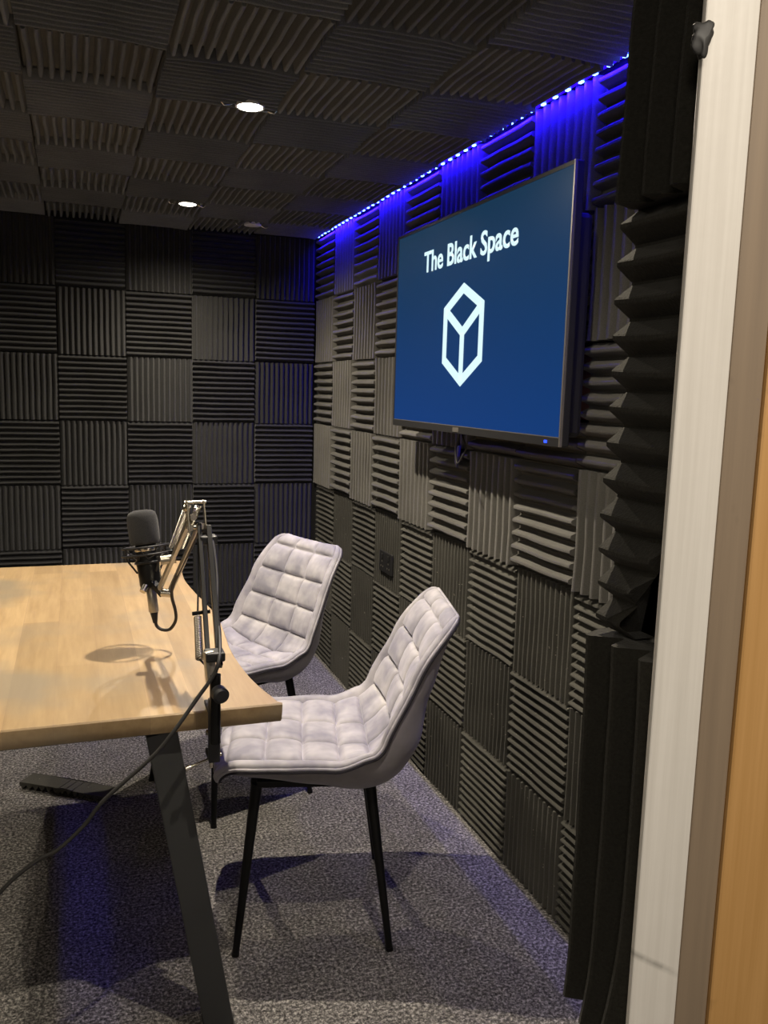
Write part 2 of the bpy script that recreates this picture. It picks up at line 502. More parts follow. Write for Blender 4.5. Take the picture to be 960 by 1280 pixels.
# middle strip, level ridges, its lower near corner cut away
def mid_bend(v):
    # local: x = height, y = depth (towards +Y), z = out of the reveal
    hgt = v.x; t = max(0., (-hgt - .02) / .135)
    if v.y < 0: v.y *= (1 - 1.25 * t ** 2)
    return v
o = foam_panel('doorway_foam_strip', (XJ, .4935, 1.3665), (0, 0, 1), (0, 1, 0), (-1, 0, 0), .308, .088, 12, .017, .014, M['foam_jamb'], 302, segs=10, warp=.002, bend=None)
# flip-safe slanted cut: move vertices by world height
mw = o.matrix_world; inv = mw.inverted()
for v in o.data.vertices:
    p = mw @ v.co
    t = max(0., (1.335 - p.z) / .123)
    if p.y < .505: p.y += (.505 - p.y) * min(1.3, t ** 1.5 * 1.45)
    v.co = inv @ p
tag(o, 'black foam strip with level saw-tooth ridges on the doorway edge, middle one', 'foam strip')
# lowest strip, upright ridges, curling off the reveal towards its foot
o = foam_panel('doorway_foam_strip', (XJ - .004, .4985, 1.0625), (0, 1, 0), (0, 0, 1), (-1, 0, 0), .094, .295, 3, .016, .020, M['foam_jamb'], 303, segs=16, warp=.002)
mw = o.matrix_world; inv = mw.inverted()
for v in o.data.vertices:
    p = mw @ v.co
    t = max(0., (1.05 - p.z) / .147)
    k = (.54 - p.y) / .09
    p.x -= .022 * t ** 2.2 * k
    p.y = max(p.y, .4490)
    v.co = inv @ p
tag(o, 'black foam strip with three fat upright ridges curling away at its foot, lowest in the doorway', 'foam strip')

# torn tuft of foam caught on the top of the white frame
bm = bmesh.new(); bmesh.ops.create_icosphere(bm, subdivisions=4, radius=1)
for v in bm.verts:
    n_ = noise.noise(v.co * 1.6 + Vector((4, 1, 7)))
    v.co = Vector((v.co.x * .0058 * (1 + .8 * n_), v.co.y * .0034, v.co.z * .0105 * (1 + .4 * n_))) + Vector((.006 * max(0, v.co.z), 0, .003 * abs(v.co.x)))
    v.co += Vector((-.8025, .4388, 1.594))
o = bm_obj('foam_tuft', bm, M['cable'], smooth=80); tag(o, 'torn dark tuft of foam caught on the upper edge of the white door frame', 'foam tuft')
# brown board behind the screen
o = slab('backing_board', (XR - .012, 1.805, H - .008 - 3 * s + .118), (XR - .001, 2.098, H - .012 - 2 * s - .004), M['brown_board'], kind=None)
tag(o, 'reddish brown bare board showing behind the right edge of the screen', 'board')

# ------------------------------------------------------------ ceiling lamps
def downlight(x, y, z, lit, label, rz=0):
    t = empty('ceiling_downlight', (x, y, z), rz)
    tag(t, label, 'ceiling light', None)
    bm = bmesh.new()
    add_lathe(bm, [(.028, .014), (.036, .012), (.039, .004), (.038, 0), (.034, 0), (.031, .005)], Matrix.Identity(4), 32)
    bm_obj('rim', bm, M['white_plastic'], t, smooth=40)
    bm = bmesh.new(); add_lathe(bm, [(.030, .008), (.0335, .002), (.028, -.0015), (.001, -.003)], Matrix.Identity(4), 32)
    bm_obj('lamp_lens', bm, M['lens'] if lit else M['white_plastic'], t, smooth=60)
    for a in (.35, PI - .1):
        bm = bmesh.new()
        p = Vector((math.cos(a), math.sin(a), 0))
        add_tube(bm, [p * .043 + Vector((0, 0, .006)), p * .056 + Vector((0, -.004, .0)), p * .070 + Vector((0, -.012, -.004)), p * .078 + Vector((0, -.016, .004))], .0022, 6)
        bm_obj('spring_clip', bm, M['chrome'], t, smooth=60)
    return t
ZL = 2.113
downlight(-.70, 2.352, ZL, True, 'lit round white ceiling downlight nearest the camera, larger of the two glowing ones')
downlight(-.70, 3.668, ZL, True, 'lit round ceiling downlight close to the back wall, smaller of the glowing two')
downlight(-.372, 3.985, ZL - .002, False, 'unlit pale rimmed ceiling fitting in the far right ceiling corner')

def spot(name, loc, power, size, angle, blend, col, aim=(0, 0, -1)):
    l = bpy.data.lights.new(name, 'SPOT'); l.energy = power; l.shadow_soft_size = size
    l.spot_size = math.radians(angle); l.spot_blend = blend; l.color = col
    o = bpy.data.objects.new(name, l); COL.objects.link(o); o.location = loc
    o.rotation_euler = Vector(aim).to_track_quat('-Z', 'Y').to_euler(); return o
WARM = (1, .88, .70)
for i, (x, y) in enumerate([(-.70, 2.352), (-.70, 3.668), (-.70, 1.035), (-2.2, 2.352), (-2.2, 3.668), (-2.2, 1.035)]):
    spot('downlight_beam', (x, y, ZL - .012), (125, 80, 56, 36, 34, 26)[i], .013, 160, .95, WARM)
# the lamps over the near floor and over the left half exist too, outside the frame
downlight(-.70, 1.035, ZL, True, 'lit round ceiling downlight just inside the doorway, out of the picture')
# corridor light behind the camera
l = bpy.data.lights.new('corridor_lamp_and_fill', 'AREA'); l.energy = 17; l.size = .3; l.color = (1, .90, .76)
o = bpy.data.objects.new('corridor_lamp_and_fill', l); COL.objects.link(o); o.location = (-.40, -.60, 2.15)
o.rotation_euler = (Vector((-.76, .43, 1.2)) - Vector(o.location)).to_track_quat('-Z', 'Y').to_euler()

l = bpy.data.lights.new('corridor_lamp_and_fill', 'AREA'); l.energy = 4.5; l.size = .4; l.color = (1, .90, .76)  # added weak fill from the left to lift the doorway foam, no known lamp
o = bpy.data.objects.new('corridor_lamp_and_fill', l); COL.objects.link(o); o.location = (-1.7, -.7, 2.15)
o.rotation_euler = (Vector((-.76, .45, 1.2)) - Vector(o.location)).to_track_quat('-Z', 'Y').to_euler()

# ------------------------------------------------------------ LED strip
t = empty('led_light_strip', (-.008, 2.7, 2.124))
tag(t, 'glowing blue LED strip along the top of the right wall', 'light strip')
bm = bmesh.new(); add_box(bm, (-.005, -1.45, 0), (.005, 1.515, .002)); bm_obj('tape', bm, M['led_tape'], t)
k = 0
y = 1.28
bml = bmesh.new(); add_box(bml, (-.0042, -.0072, -.004), (.0042, .0072, 0)); me = None
while y < 4.2:
    if me is None:
        o = bm_obj('led', bml, M['led'], t, bevel=.0012); me = o
    else:
        o = me.copy(); COL.objects.link(o); o.parent = t
    o.location = (0, y - 2.7, 0)
    y += .058
l = bpy.data.lights.new('led_strip_glow', 'AREA'); l.shape = 'RECTANGLE'; l.size = .008; l.size_y = 2.9; l.energy = 32; l.color = (.012, .002, 1)
o = bpy.data.objects.new('led_strip_glow', l); COL.objects.link(o); o.location = (-.008, 2.72, 2.116)
zdir = Vector((-.9, 0, 1)).normalized()      # light leaves along -z
ydir = Vector((0, 1, 0)); xdir = ydir.cross(zdir)
o.matrix_world = Matrix(((xdir.x, ydir.x, zdir.x, -.008), (xdir.y, ydir.y, zdir.y, 2.72), (xdir.z, ydir.z, zdir.z, 2.116), (0, 0, 0, 1)))

# ------------------------------------------------------------ television
TX = -.12; TY0, TY1, TZ0, TZ1 = 1.680, 2.762, 1.272, 1.895
tv = empty('television', (0, 2.22, 1.58)); 
tag(tv, 'large wall-mounted flat screen showing a white outlined box logo on blue', 'television')
def tvpart(name, bm, mat, **k):
    o = bm_obj(name, bm, mat, tv, **k); o.matrix_parent_inverse = tv.matrix_world.inverted()
    o.location = (0, 0, 0)
    for v in o.data.vertices: v.co -= Vector((0, 2.22, 1.58))
    o.matrix_parent_inverse = Matrix.Identity(4)
    return o
bm = bmesh.new(); add_box(bm, (TX + .004, TY0, TZ0), (TX + .024, TY1, TZ1)); tvpart('casing', bm, M['black_plastic'], bevel=.003)
bm = bmesh.new(); add_box(bm, (TX + .0245, TY0 + .03, TZ0 + .02), (TX + .075, TY1 - .10, TZ1 - .10)); tvpart('rear_housing', bm, M['black_plastic'], bevel=.012)
bm = bmesh.new()
add_box(bm, (TX + .0755, 1.96, 1.40), (XR - .013, 2.00, 1.49))
tvpart('wall_bracket', bm, M['black_metal'])
b = .009; bb = .020
bm = bmesh.new()
add_box(bm, (TX - .001, TY0, TZ0), (TX + .0045, TY1, TZ0 + bb)); tvpart('lower_bezel', bm, M['bezel'], bevel=.001)
bm = bmesh.new()
add_box(bm, (TX - .001, TY0, TZ1 - b), (TX + .0045, TY1, TZ1)); add_box(bm, (TX - .001, TY1 - b, TZ0 + bb), (TX + .0045, TY1, TZ1 - b))
tvpart('thin_bezel', bm, M['bezel'])
bm = bmesh.new(); add_box(bm, (TX - .0015, TY0 - .001, TZ0), (TX + .0045, TY0 + .004, TZ1)); add_box(bm, (TX - .0015, TY0, TZ0 + bb), (TX + .002, TY1 - .01, TZ0 + bb + .002))
tvpart('bright_edge_trim', bm, M['bezel_bright'])
bm = bmesh.new(); add_box(bm, (TX + .0005, TY0 + b * .8, TZ0 + bb), (TX + .0035, TY1 - b, TZ1 - b))
scr = tvpart('screen', bm, M['screen'])
# keep object texture coordinates of the screen in height above its own centre
for nd in M['screen'].node_tree.nodes:
    if nd.type == 'MAP_RANGE': nd.inputs[1].default_value = -.30; nd.inputs[2].default_value = .30
bm = bmesh.new(); add_box(bm, (TX - .003, 1.735, TZ0 + .006), (TX - .0005, 1.746, TZ0 + .013)); tvpart('standby_light', bm, M['standby'])
bm = bmesh.new(); add_box(bm, (TX - .0025, 2.222, TZ0 + .004), (TX - .0008, 2.262, TZ0 + .017)); tvpart('maker_badge', bm, M['bezel_bright'])
# logo drawn as strokes in (y, z)
def strokes(name, polys, wd, parts_mat):
    bm = bmesh.new()
    for pl, closed in polys:
        n = len(pl); P = [Vector((p[0], p[1])) for p in pl]
        L = []; R_ = []
        for i in range(n):
            if closed: a, c_ = P[i - 1], P[(i + 1) % n]
            else: a = P[i - 1] if i else None; c_ = P[i + 1] if i < n - 1 else None
            ds = []
            if a is not None: ds.append((P[i] - a).normalized())
            if c_ is not None: ds.append((c_ - P[i]).normalized())
            ns = [Vector((-d.y, d.x)) for d in ds]
            m = sum(ns, Vector((0, 0))).normalized(); m = m / max(.3, m.dot(ns[0]))
            L.append(P[i] + m * wd / 2); R_.append(P[i] - m * wd / 2)
        lv = [bm.verts.new((TX - .0008, p.x, p.y)) for p in L]; rv = [bm.verts.new((TX - .0008, p.x, p.y)) for p in R_]
        for i in range(n if closed else n - 1):
            j = (i + 1) % n; bm.faces.new((lv[i], lv[j], rv[j], rv[i]))
    ex = bmesh.ops.extrude_face_region(bm, geom=list(bm.faces))
    for v in ex['geom']:
        if isinstance(v, bmesh.types.BMVert): v.co.x += .0012
    return tvpart(name, bm, parts_mat)
cyl, hw = 2.228, .119
T_ = (cyl, 1.678); RT = (cyl - hw, 1.624); RB = (cyl - hw, 1.481); B_ = (cyl, 1.420); LB = (cyl + hw, 1.481); LT = (cyl + hw, 1.624); CC = (cyl, 1.556)
strokes('box_logo', [([T_, RT, RB, B_, LB, LT], True), ([LT, CC, RT], False), ([CC, B_], False)], .026, M['logo'])
def text_mesh(body):
    cu = bpy.data.curves.new('lettering', 'FONT'); cu.body = body; cu.size = 1; cu.extrude = 0; cu.offset = .018; cu.resolution_u = 4
    to = bpy.data.objects.new('lettering', cu); COL.objects.link(to)
    bpy.context.view_layer.update()
    me = bpy.data.meshes.new_from_object(to.evaluated_get(bpy.context.evaluated_depsgraph_get()))
    bpy.data.objects.remove(to); return me
meT = text_mesh('T'); capH = max(v.co.y for v in meT.vertices)
me = text_mesh('The Black Space')
xa = min(v.co.x for v in me.vertices); xb = max(v.co.x for v in me.vertices)
for v in me.vertices:
    yy = 2.527 - (v.co.x - xa) / (xb - xa) * .603; zz = 1.753 + v.co.y / capH * .061
    v.co = Vector((TX - .0006, yy, zz)) - Vector((0, 2.22, 1.58))
bm = bmesh.new(); bm.from_mesh(me)
ex = bmesh.ops.extrude_face_region(bm, geom=list(bm.faces))
for v in ex['geom']:
    if isinstance(v, bmesh.types.BMVert): v.co.x += .001
o = bm_obj('screen_lettering', bm, M['logo'], tv)
# white strip standing for a reflection at the far edge of the television
bm = bmesh.new(); add_box(bm, (-.108, 2.7615, 1.575), (-.104, 2.780, 1.722))
tag(tvpart('side_reflection', bm, M['white_plastic'], bevel=.001), 'narrow white strip standing for a reflection on the far side edge')
# black cable loop that hangs under the television
bm = bmesh.new()
add_tube(bm, spline([(-.075, 2.300, 1.285), (-.080, 2.312, 1.255), (-.080, 2.325, 1.215), (-.080, 2.310, 1.180), (-.078, 2.280, 1.205), (-.077, 2.262, 1.230), (-.076, 2.290, 1.26), (-.076, 2.300, 1.29)], 6), .0026, 6)
tag(tvpart('cable_loop', bm, M['cable'], smooth=60), 'thin black cable loop hanging below')
# wall socket
so = empty('wall_socket', (XR - .042, 3.152, .705)); tag(so, 'small black double socket low on the right wall between foam panels', 'socket')
bm = bmesh.new(); add_box(bm, (0, -.073, -.043), (.010, .073, .043)); bm_obj('face_plate', bm, M['black_plastic'], so, bevel=.004)
for yy in (-.036, .036):
    bm = bmesh.new(); add_box(bm, (-.004, yy - .009, .012), (.0, yy + .009, .032)); bm_obj('rocker_switch', bm, M['black_plastic'], so, bevel=.002)
    bm = bmesh.new()
    for a, c_ in ((0, .0), (-.011, -.02), (.011, -.02)): add_box(bm, (-.001, yy + a - .003, c_ - .003), (.0, yy + a + .003, c_ + .003))
    bm_obj('pin_holes', bm, M['steel'], so)

# ------------------------------------------------------------ table
ZT = .75; TH = .042
right = [(-.763, 1.632), (-.777, 1.70), (-.792, 1.80), (-.799, 1.90), (-.801, 2.02), (-.793, 2.14), (-.786, 2.26), (-.786, 2.38), (-.795, 2.50), (-.808, 2.66), (-.816, 2.80), (-.810, 2.95), (-.797, 3.135)]
left = [(-1.60 + (x + .80) * -1.3, y) for x, y in right]
def chain(pts, k=4): return [Vector((p.x, p.y)) for p in spline([(x, y, 0) for x, y in pts], k)]
outl = chain(right) + list(reversed(chain(left)))
tb = empty('live_edge_table', (-1.2, 2.38, 0)); tag(tb, 'long wooden table with pale stave top, wavy edge and black steel legs', 'table')
bm = bmesh.new()
def ringat(z, inset):
    n = len(outl); out = []
    for i in range(n):
        a, c_ = outl[i - 1], outl[(i + 1) % n]; d = (c_ - a).normalized(); nn = Vector((d.y, -d.x))
        w_ = .0015 * noise.noise(Vector((outl[i].x * 30, outl[i].y * 30, z * 90)))
        p = outl[i] - nn * (inset + w_); out.append(Vector((p.x + 1.2, p.y - 2.38, z)))
    return out
add_rings(bm, [ringat(ZT - TH, .012), ringat(ZT - TH + .006, .008), ringat(ZT - .02, .003), ringat(ZT - .003, .0015), ringat(ZT, .004)])
bm_obj('tabletop', bm, M['wood'], tb, smooth=35)
for (yy, yf) in ((1.69, 1.712), (3.02, 2.985)):
    bm = bmesh.new(); add_box(bm, (-.23, yy - 2.38 - .028, ZT - TH - .008), (.23, yy - 2.38 + .035, ZT - TH - .001)); bm_obj('mounting_plate', bm, M['table_leg'], tb)
    for sx in (1, -1):
        tx, bx = .200, .320
        bm = bmesh.new()
        add_bar(bm, (sx * tx, yy - 2.38, ZT - TH - .008), (sx * bx, yf - 2.38, .004), .062, .052, side=(1, 0, 0))
        bm_obj('leg', bm, M['table_leg'], tb, bevel=.003)
        bm = bmesh.new(); add_box(bm, (sx * bx - .033, yf - 2.38 - .028, 0), (sx * bx + .033, yf - 2.38 + .028, .006)); bm_obj('foot_pad', bm, M['black_plastic'], tb)

# ------------------------------------------------------------ chairs
def make_chair():
    root = empty('quilted_dining_chair')
    ctl = [(.240, 0, .437), (.230, 0, .462), (.200, 0, .480), (.12, 0, .482), (.0, 0, .472), (-.10, 0, .466), (-.160, 0, .478), (-.200, 0, .520), (-.222, 0, .58), (-.250, 0, .66), (-.280, 0, .735), (-.308, 0, .79), (-.330, 0, .825), (-.345, 0, .838)]
    P = spline(ctl, 10); L = [0]
    for a, b_ in zip(P, P[1:]): L.append(L[-1] + (b_ - a).length)
    tot = L[-1]
    def at(t):
        d = t * tot
        for i in range(len(L) - 1):
            if L[i + 1] >= d:
                k = (d - L[i]) / (L[i + 1] - L[i]); p = P[i].lerp(P[i + 1], k); break
        else: p = P[-1]; i = len(P) - 2
        a = P[max(0, i - 4)]; b_ = P[min(len(P) - 1, i + 5)]
        T = (b_ - a).normalized(); N = Vector((T.z, 0, -T.x))      # sitter's side
        if N.z < 0 and t < .4: N = -N
        return p, T, N
    def lerp_tab(tab, t):
        for (a, va), (b_, vb) in zip(tab, tab[1:]):
            if t <= b_:
                k = (t - a) / (b_ - a); k = k * k * (3 - 2 * k); return va + (vb - va) * k
        return tab[-1][1]
    W = [(0, .205), (.15, .228), (.35, .238), (.5, .240), (.62, .236), (.8, .220), (1, .196)]
    RA = [(0, .0), (.15, .006), (.36, .022), (.48, .050), (.60, .048), (.8, .028), (1, .006)]
    TK = [(0, .030), (.12, .044), (.33, .060), (.46, .080), (.58, .066), (.75, .044), (1, .020)]
    def wfac(t):
        e = .055
        if t < e: k = 1 - t / e; return 1 - .16 * (1 - math.sqrt(max(0, 1 - k * k)))
        if t > 1 - e: k = (t - (1 - e)) / e; return 1 - .26 * (1 - math.sqrt(max(0, 1 - k * k)))
        return 1
    NU, NV = 112, 190
    seams_t = [.055, .165, .275, .385, .478, .60, .715, .83, .945]
    def quilt(u, t):
        if abs(u) > .86: cu_ = min(1, (1 - abs(u)) / .05 if abs(u) > .95 else (abs(u) - .86) / .05)
        du = min(abs(u - q) for q in (-.86, -.287, .287, .86)) * .23
        dt = min(abs(t - q) for q in seams_t) * tot if .05 < t < .95 else min(abs(t - .055), abs(t - .945)) * tot
        if abs(u) > .86: dt = .02
        f = lambda d: .74 * (1 - math.exp(-(d / .0050) ** 1.2)) + .26 * min(1, d / .034) ** .8
        return f(du) * f(dt)
    verts = []; 
    def surf(u, t, inner):
        p, T, N = at(t); w_ = lerp_tab(W, t) * wfac(t); ra = lerp_tab(RA, t); tk = lerp_tab(TK, t)
        endt = (1 - abs(2 * t - 1) ** 14) ** .5
        y = w_ * u
        q = p + Vector((0, y, 0)) + N * (ra * abs(u) ** 3.0)
        if inner:
            edge = (1 - abs(u) ** 16) ** .5 * endt
            q += N * (.025 * edge * (.16 + .84 * quilt(u, t)))
            q += N * .0015 * noise.noise(Vector((u * 4, t * 12, 3)))
        else:
            edge = (1 - abs(u) ** 5) ** .5 * (1 - abs(2 * t - 1) ** 9) ** .5
            q -= N * (tk * edge)
            q += Vector((0, -u * .010 * (1 - edge), 0))
        return q
    def grid(inner):
        vv = []; ff = []
        for j in range(NV + 1):
            for i in range(NU + 1):
                u = math.sin((i / NU * 2 - 1) * PI / 2 * .999) if not inner else (i / NU * 2 - 1)
                t = j / NV
                if not inner: t = .5 - .5 * math.cos(PI * t); 
                vv.append(surf(u, t, inner))
        for j in range(NV):
            for i in range(NU):
                a = j * (NU + 1) + i; q = (a, a + 1, a + NU + 2, a + NU + 1); ff.append(q if inner else q[::-1])
        return vv, ff
    for inner, nm, mt in ((True, 'quilted_cushion', 'velvet'), (False, 'outer_shell', 'velvet_shell')):
        vv, ff = grid(inner)
        bm = bmesh.new(); B = [bm.verts.new(v) for v in vv]
        for q in ff: bm.faces.new([B[i] for i in q])
        # close the thin back so that each part is a solid skin
        o = bm_obj(nm, bm, M[mt], root, smooth=70)
        so_ = o.modifiers.new('Solidify', 'SOLIDIFY'); so_.thickness = .003; so_.offset = 0
    pts = []
    n1 = 90
    for k in range(n1): pts.append(surf(1, k / n1, True))
    for k in range(24): pts.append(surf(1 - 2 * k / 24, 1, True))
    for k in range(n1): pts.append(surf(-1, 1 - k / n1, True))
    for k in range(24): pts.append(surf(-1 + 2 * k / 24, 0, True))
    bm = bmesh.new(); add_tube(bm, pts, .0042, 8, closed=True); bm_obj('piping', bm, M['velvet'], root, smooth=60)
    bm = bmesh.new()
    pts2 = []
    for k in range(len(pts)):
        p = pts[k]; d = Vector((0, .0015 if p.y > 0 else -.0015, 0))
        pts2.append(p + d)
    # dark seam just outside the piping
    def seam(u, t):
        p, T, N = at(t); return surf(u, t, True) - N * .0062 + Vector((0, u * .0006, 0))
    ps = [seam(1, k / n1) for k in range(n1 + 1)]; add_tube(bm, ps, .0036, 6)
    ps = [seam(-1, k / n1) for k in range(n1 + 1)]; add_tube(bm, ps, .0036, 6)
    bm_obj('seam', bm, M['pipe_edge'], root, smooth=60)
    # steel base
    tops = {}; 
    for sx in (1, -1):
        for sy in (1, -1):
            bm = bmesh.new()
            a = Vector((.145 if sx > 0 else -.135, sy * .150, .418)); b_ = Vector((.191 * sx, .212 * sy, 0))
            add_cone(bm, b_, a, .0085, .0145, 18)
            add_cone(bm, b_, b_ + (a - b_) * .02, .0098, .0098, 18)
            bm_obj('leg', bm, M['black_metal'], root, smooth=40); tops[sx, sy] = a
    bm = bmesh.new()
    for sy in (1, -1):
        add_bar(bm, tops[1, sy] + Vector((0, 0, .003)), tops[-1, sy] + Vector((0, 0, .003)), .03, .016, side=(0, 1, 0))
    for sx in (1, -1):
        add_bar(bm, tops[sx, 1] + Vector((0, 0, .003)), tops[sx, -1] + Vector((0, 0, .003)), .03, .016, side=(1, 0, 0))
    bm_obj('base_frame', bm, M['black_metal'], root, bevel=.002)
    return root
ch1 = make_chair()
def copy_tree(o):
    r = o.copy(); COL.objects.link(r)
    for c_ in list(o.children):
        d = c_.copy(); COL.objects.link(d); d.parent = r
    return r
ch2 = copy_tree(ch1)
# forward axis of chair 1 = from its rear feet to its front feet
ch1.location = (-.568, 2.080, 0); ch1.rotation_euler = (0, 0, math.atan2(.094, -.370))
ch2.location = (-.665, 2.825, 0); ch2.rotation_euler = (0, 0, math.atan2(-.152, -.373))
tag(ch1, 'grey quilted velvet chair with black legs, nearer one, in front at the table corner', 'chair', 'grey velvet chairs at the table')
tag(ch2, 'grey quilted velvet chair farther back, seat partly behind the tabletop', 'chair', 'grey velvet chairs at the table')

# ------------------------------------------------------------ microphone on its arm
arm = empty('microphone_boom_arm', (-.905, 1.62, .75))
tag(arm, 'black and silver folding microphone arm clamped to the front edge of the table', 'microphone arm')
O = Vector(arm.location)
def ap(name, bm, mat, **k):
    for v in bm.verts: v.co -= O
    return bm_obj(name, bm, mat, arm, **k)
# clamp
bm = bmesh.new()
add_box(bm, (-.917, 1.598, .655), (-.895, 1.612, .785)); add_box(bm, (-.917, 1.612, .752), (-.895, 1.665, .762)); add_box(bm, (-.917, 1.612, .655), (-.895, 1.650, .666))
ap('clamp', bm, M['black_plastic'], bevel=.002)
bm = bmesh.new(); add_cone(bm, (-.906, 1.636, .630), (-.906, 1.636, .700), .0045, .0045, 12); add_cone(bm, (-.906, 1.636, .700), (-.906, 1.636, .706), .012, .012, 18)
ap('clamp_screw', bm, M['chrome'], smooth=40)
bm = bmesh.new(); add_cone(bm, (-.957, 1.620, .640), (-.890, 1.642, .652), .0028, .0028, 10)
add_cone(bm, (-.960, 1.619, .6395), (-.948, 1.622, .642), .0048, .0048, 10); add_cone(bm, (-.893, 1.641, .6515), (-.886, 1.643, .653), .0048, .0048, 10)
ap('tightening_bar', bm, M['chrome'], smooth=40)
bm = bmesh.new(); add_cone(bm, (-.906, 1.590, .700), (-.906, 1.590, .838), .0105, .0105, 18); ap('pivot_post', bm, M['black_metal'], smooth=40)
bm = bmesh.new(); add_cone(bm, (-.902, 1.578, .806), (-.899, 1.560, .805), .0155, .0155, 22); add_cone(bm, (-.9, 1.560, .805), (-.899, 1.556, .805), .0155, .011, 22); ap('knob', bm, M['black_plastic'], smooth=30)
# hinge plate
bm = bmesh.new(); add_bar(bm, (-.912, 1.594, .82), (-.918, 1.600, .882), .020, .014, side=(1, .3, 0)); ap('hinge_plate', bm, M['steel'], bevel=.002)
# lower arm
lo0 = Vector((-.906, 1.600, .850)); lo1 = Vector((-.890, 1.850, 1.088))
SX = (1, .03, 0)
bm = bmesh.new(); add_bar(bm, lo0 + Vector((.010, 0, 0)), lo1 + Vector((.009, 0, -.005)), .011, .015, side=SX); ap('lower_arm', bm, M['black_metal'], bevel=.001)
bm = bmesh.new(); add_bar(bm, lo0 + Vector((-.011, .008, .012)), lo1 + Vector((-.010, .008, .0)), .009, .011, side=SX); ap('lower_arm_rail', bm, M['black_metal'], bevel=.001)
bm = bmesh.new(); add_spring(bm, (-.933, 1.612, .864), (-.926, 1.690, .926), .0066, .0017, 24); ap('lower_spring', bm, M['steel'], smooth=60)
bm = bmesh.new(); add_tube(bm, [(-.933, 1.612, .864), (-.924, 1.606, .854), (-.915, 1.600, .846)], .002, 6)
ap('spring_hook', bm, M['black_metal'], smooth=40)
bm = bmesh.new(); add_tube(bm, [(-.926, 1.690, .926), (-.915, 1.76, .985), (-.906, 1.835, 1.06)], .0019, 6); ap('spring_rod', bm, M['black_metal'], smooth=40)
bm = bmesh.new(); add_bar(bm, (-.936, 1.697, .932), (-.900, 1.697, .935), .005, .007); ap('spring_pin', bm, M['black_metal'])
# elbow bracket: two plates joined by pins
bm = bmesh.new()
def plate(x, y):
    q = [(x, y - .006, 1.138), (x, y + .018, 1.138), (x + .006, y + .030, 1.078), (x + .004, y - .022, 1.062)]
    add_rings(bm, [[Vector(p) for p in q], [Vector(p) + Vector((.0032, 0, 0)) for p in q]])
plate(-.890, 1.87); plate(-.926, 1.87)
ap('elbow_bracket', bm, M['chrome'], bevel=.0008)
bm = bmesh.new(); add_cone(bm, (-.930, 1.876, 1.134), (-.883, 1.876, 1.135), .0036, .0036, 12)
add_cone(bm, (-.926, 1.878, 1.078), (-.882, 1.878, 1.080), .005, .005, 12)
for p in ((-.912, 1.858, 1.103), (-.919, 1.856, 1.080), (-.893, 1.856, 1.084)): add_cone(bm, Vector(p), Vector(p) + Vector((0, .016, 0)), .0070, .0070, 16)
ap('elbow_bolt', bm, M['chrome'], smooth=40)
# upper arm, two bars sloping down to the microphone
u0 = Vector((-.908, 1.868, 1.084)); u1 = Vector((-.960, 2.035, .890))
bm = bmesh.new(); add_bar(bm, u0 + Vector((.010, 0, 0)), u1 + Vector((.011, 0, 0)), .009, .012, side=(1, .2, 0)); ap('upper_arm', bm, M['steel'], bevel=.001)
bm = bmesh.new(); add_bar(bm, u0 + Vector((-.011, 0, .013)), u1 + Vector((-.009, .0, .018)), .009, .011, side=(1, .2, 0)); ap('upper_arm_rail', bm, M['steel'], bevel=.001)
bm = bmesh.new(); add_spring(bm, (-.922, 1.880, 1.126), (-.947, 1.958, 1.020), .0068, .0017, 30); add_spring(bm, (-.899, 1.880, 1.124), (-.926, 1.955, 1.020), .0060, .0016, 30); ap('upper_spring', bm, M['chrome'], smooth=60)
bm = bmesh.new(); add_bar(bm, (-.955, 1.964, 1.008), (-.914, 1.964, 1.010), .007, .009); ap('spring_yoke', bm, M['black_plastic'])
bm = bmesh.new(); add_cone(bm, (-.972, 1.972, .988), (-.938, 1.972, .991), .0105, .0105, 18); ap('arm_collar', bm, M['steel'], smooth=40)
# straps that hold the cable
for xx, yy, zz in ((-.884, 1.838, 1.058), (-.905, 1.604, .872)):
    bm = bmesh.new(); add_box(bm, (xx - .019, yy - .018, zz - .009), (xx + .018, yy + .020, zz + .009)); ap('cable_strap', bm, M['black_plastic'], bevel=.003)
# shock mount (part of the arm)
mb = Vector((-1.000, 1.850, .0)); ax = Vector((-.10, .154, .985)).normalized()      # axis of the microphone, leaning slightly
def mp(z): return Vector((-.976 - (z - .85) * .10, 2.080 + (z - .85) * .154, .815 + (z - .85) * .985))
def axM(z):
    d = ax; u, v = frame_of(d); u = u * 1.12; v = v * 1.12; d = d * 1.06; m = Matrix((( u.x, v.x, d.x, mp(z).x), (u.y, v.y, d.y, mp(z).y), (u.z, v.z, d.z, mp(z).z), (0, 0, 0, 1)))
    return m
def ringpts(z, r, n=28):
    m = axM(z); return [m @ Vector((r * math.cos(2 * PI * k / n), r * math.sin(2 * PI * k / n), 0)) for k in range(n)]
bm = bmesh.new(); add_tube(bm, ringpts(1.034, .049), .0024, 8, closed=True); add_tube(bm, ringpts(1.016, .051), .0026, 8, closed=True)
add_tube(bm, ringpts(.996, .0255), .0030, 8, closed=True)
for k in range(4):
    a = 2 * PI * k / 4 + .5; m0 = axM(1.034); m1 = axM(.988)
    add_tube(bm, [m0 @ Vector((.049 * math.cos(a), .049 * math.sin(a), 0)), m1 @ Vector((.050 * math.cos(a), .050 * math.sin(a), .02)), m1 @ Vector((.0245 * math.cos(a), .028 * math.sin(a), -.014))], .0026, 6)
ap('shock_mount', bm, M['black_plastic'], smooth=60)
bm = bmesh.new()
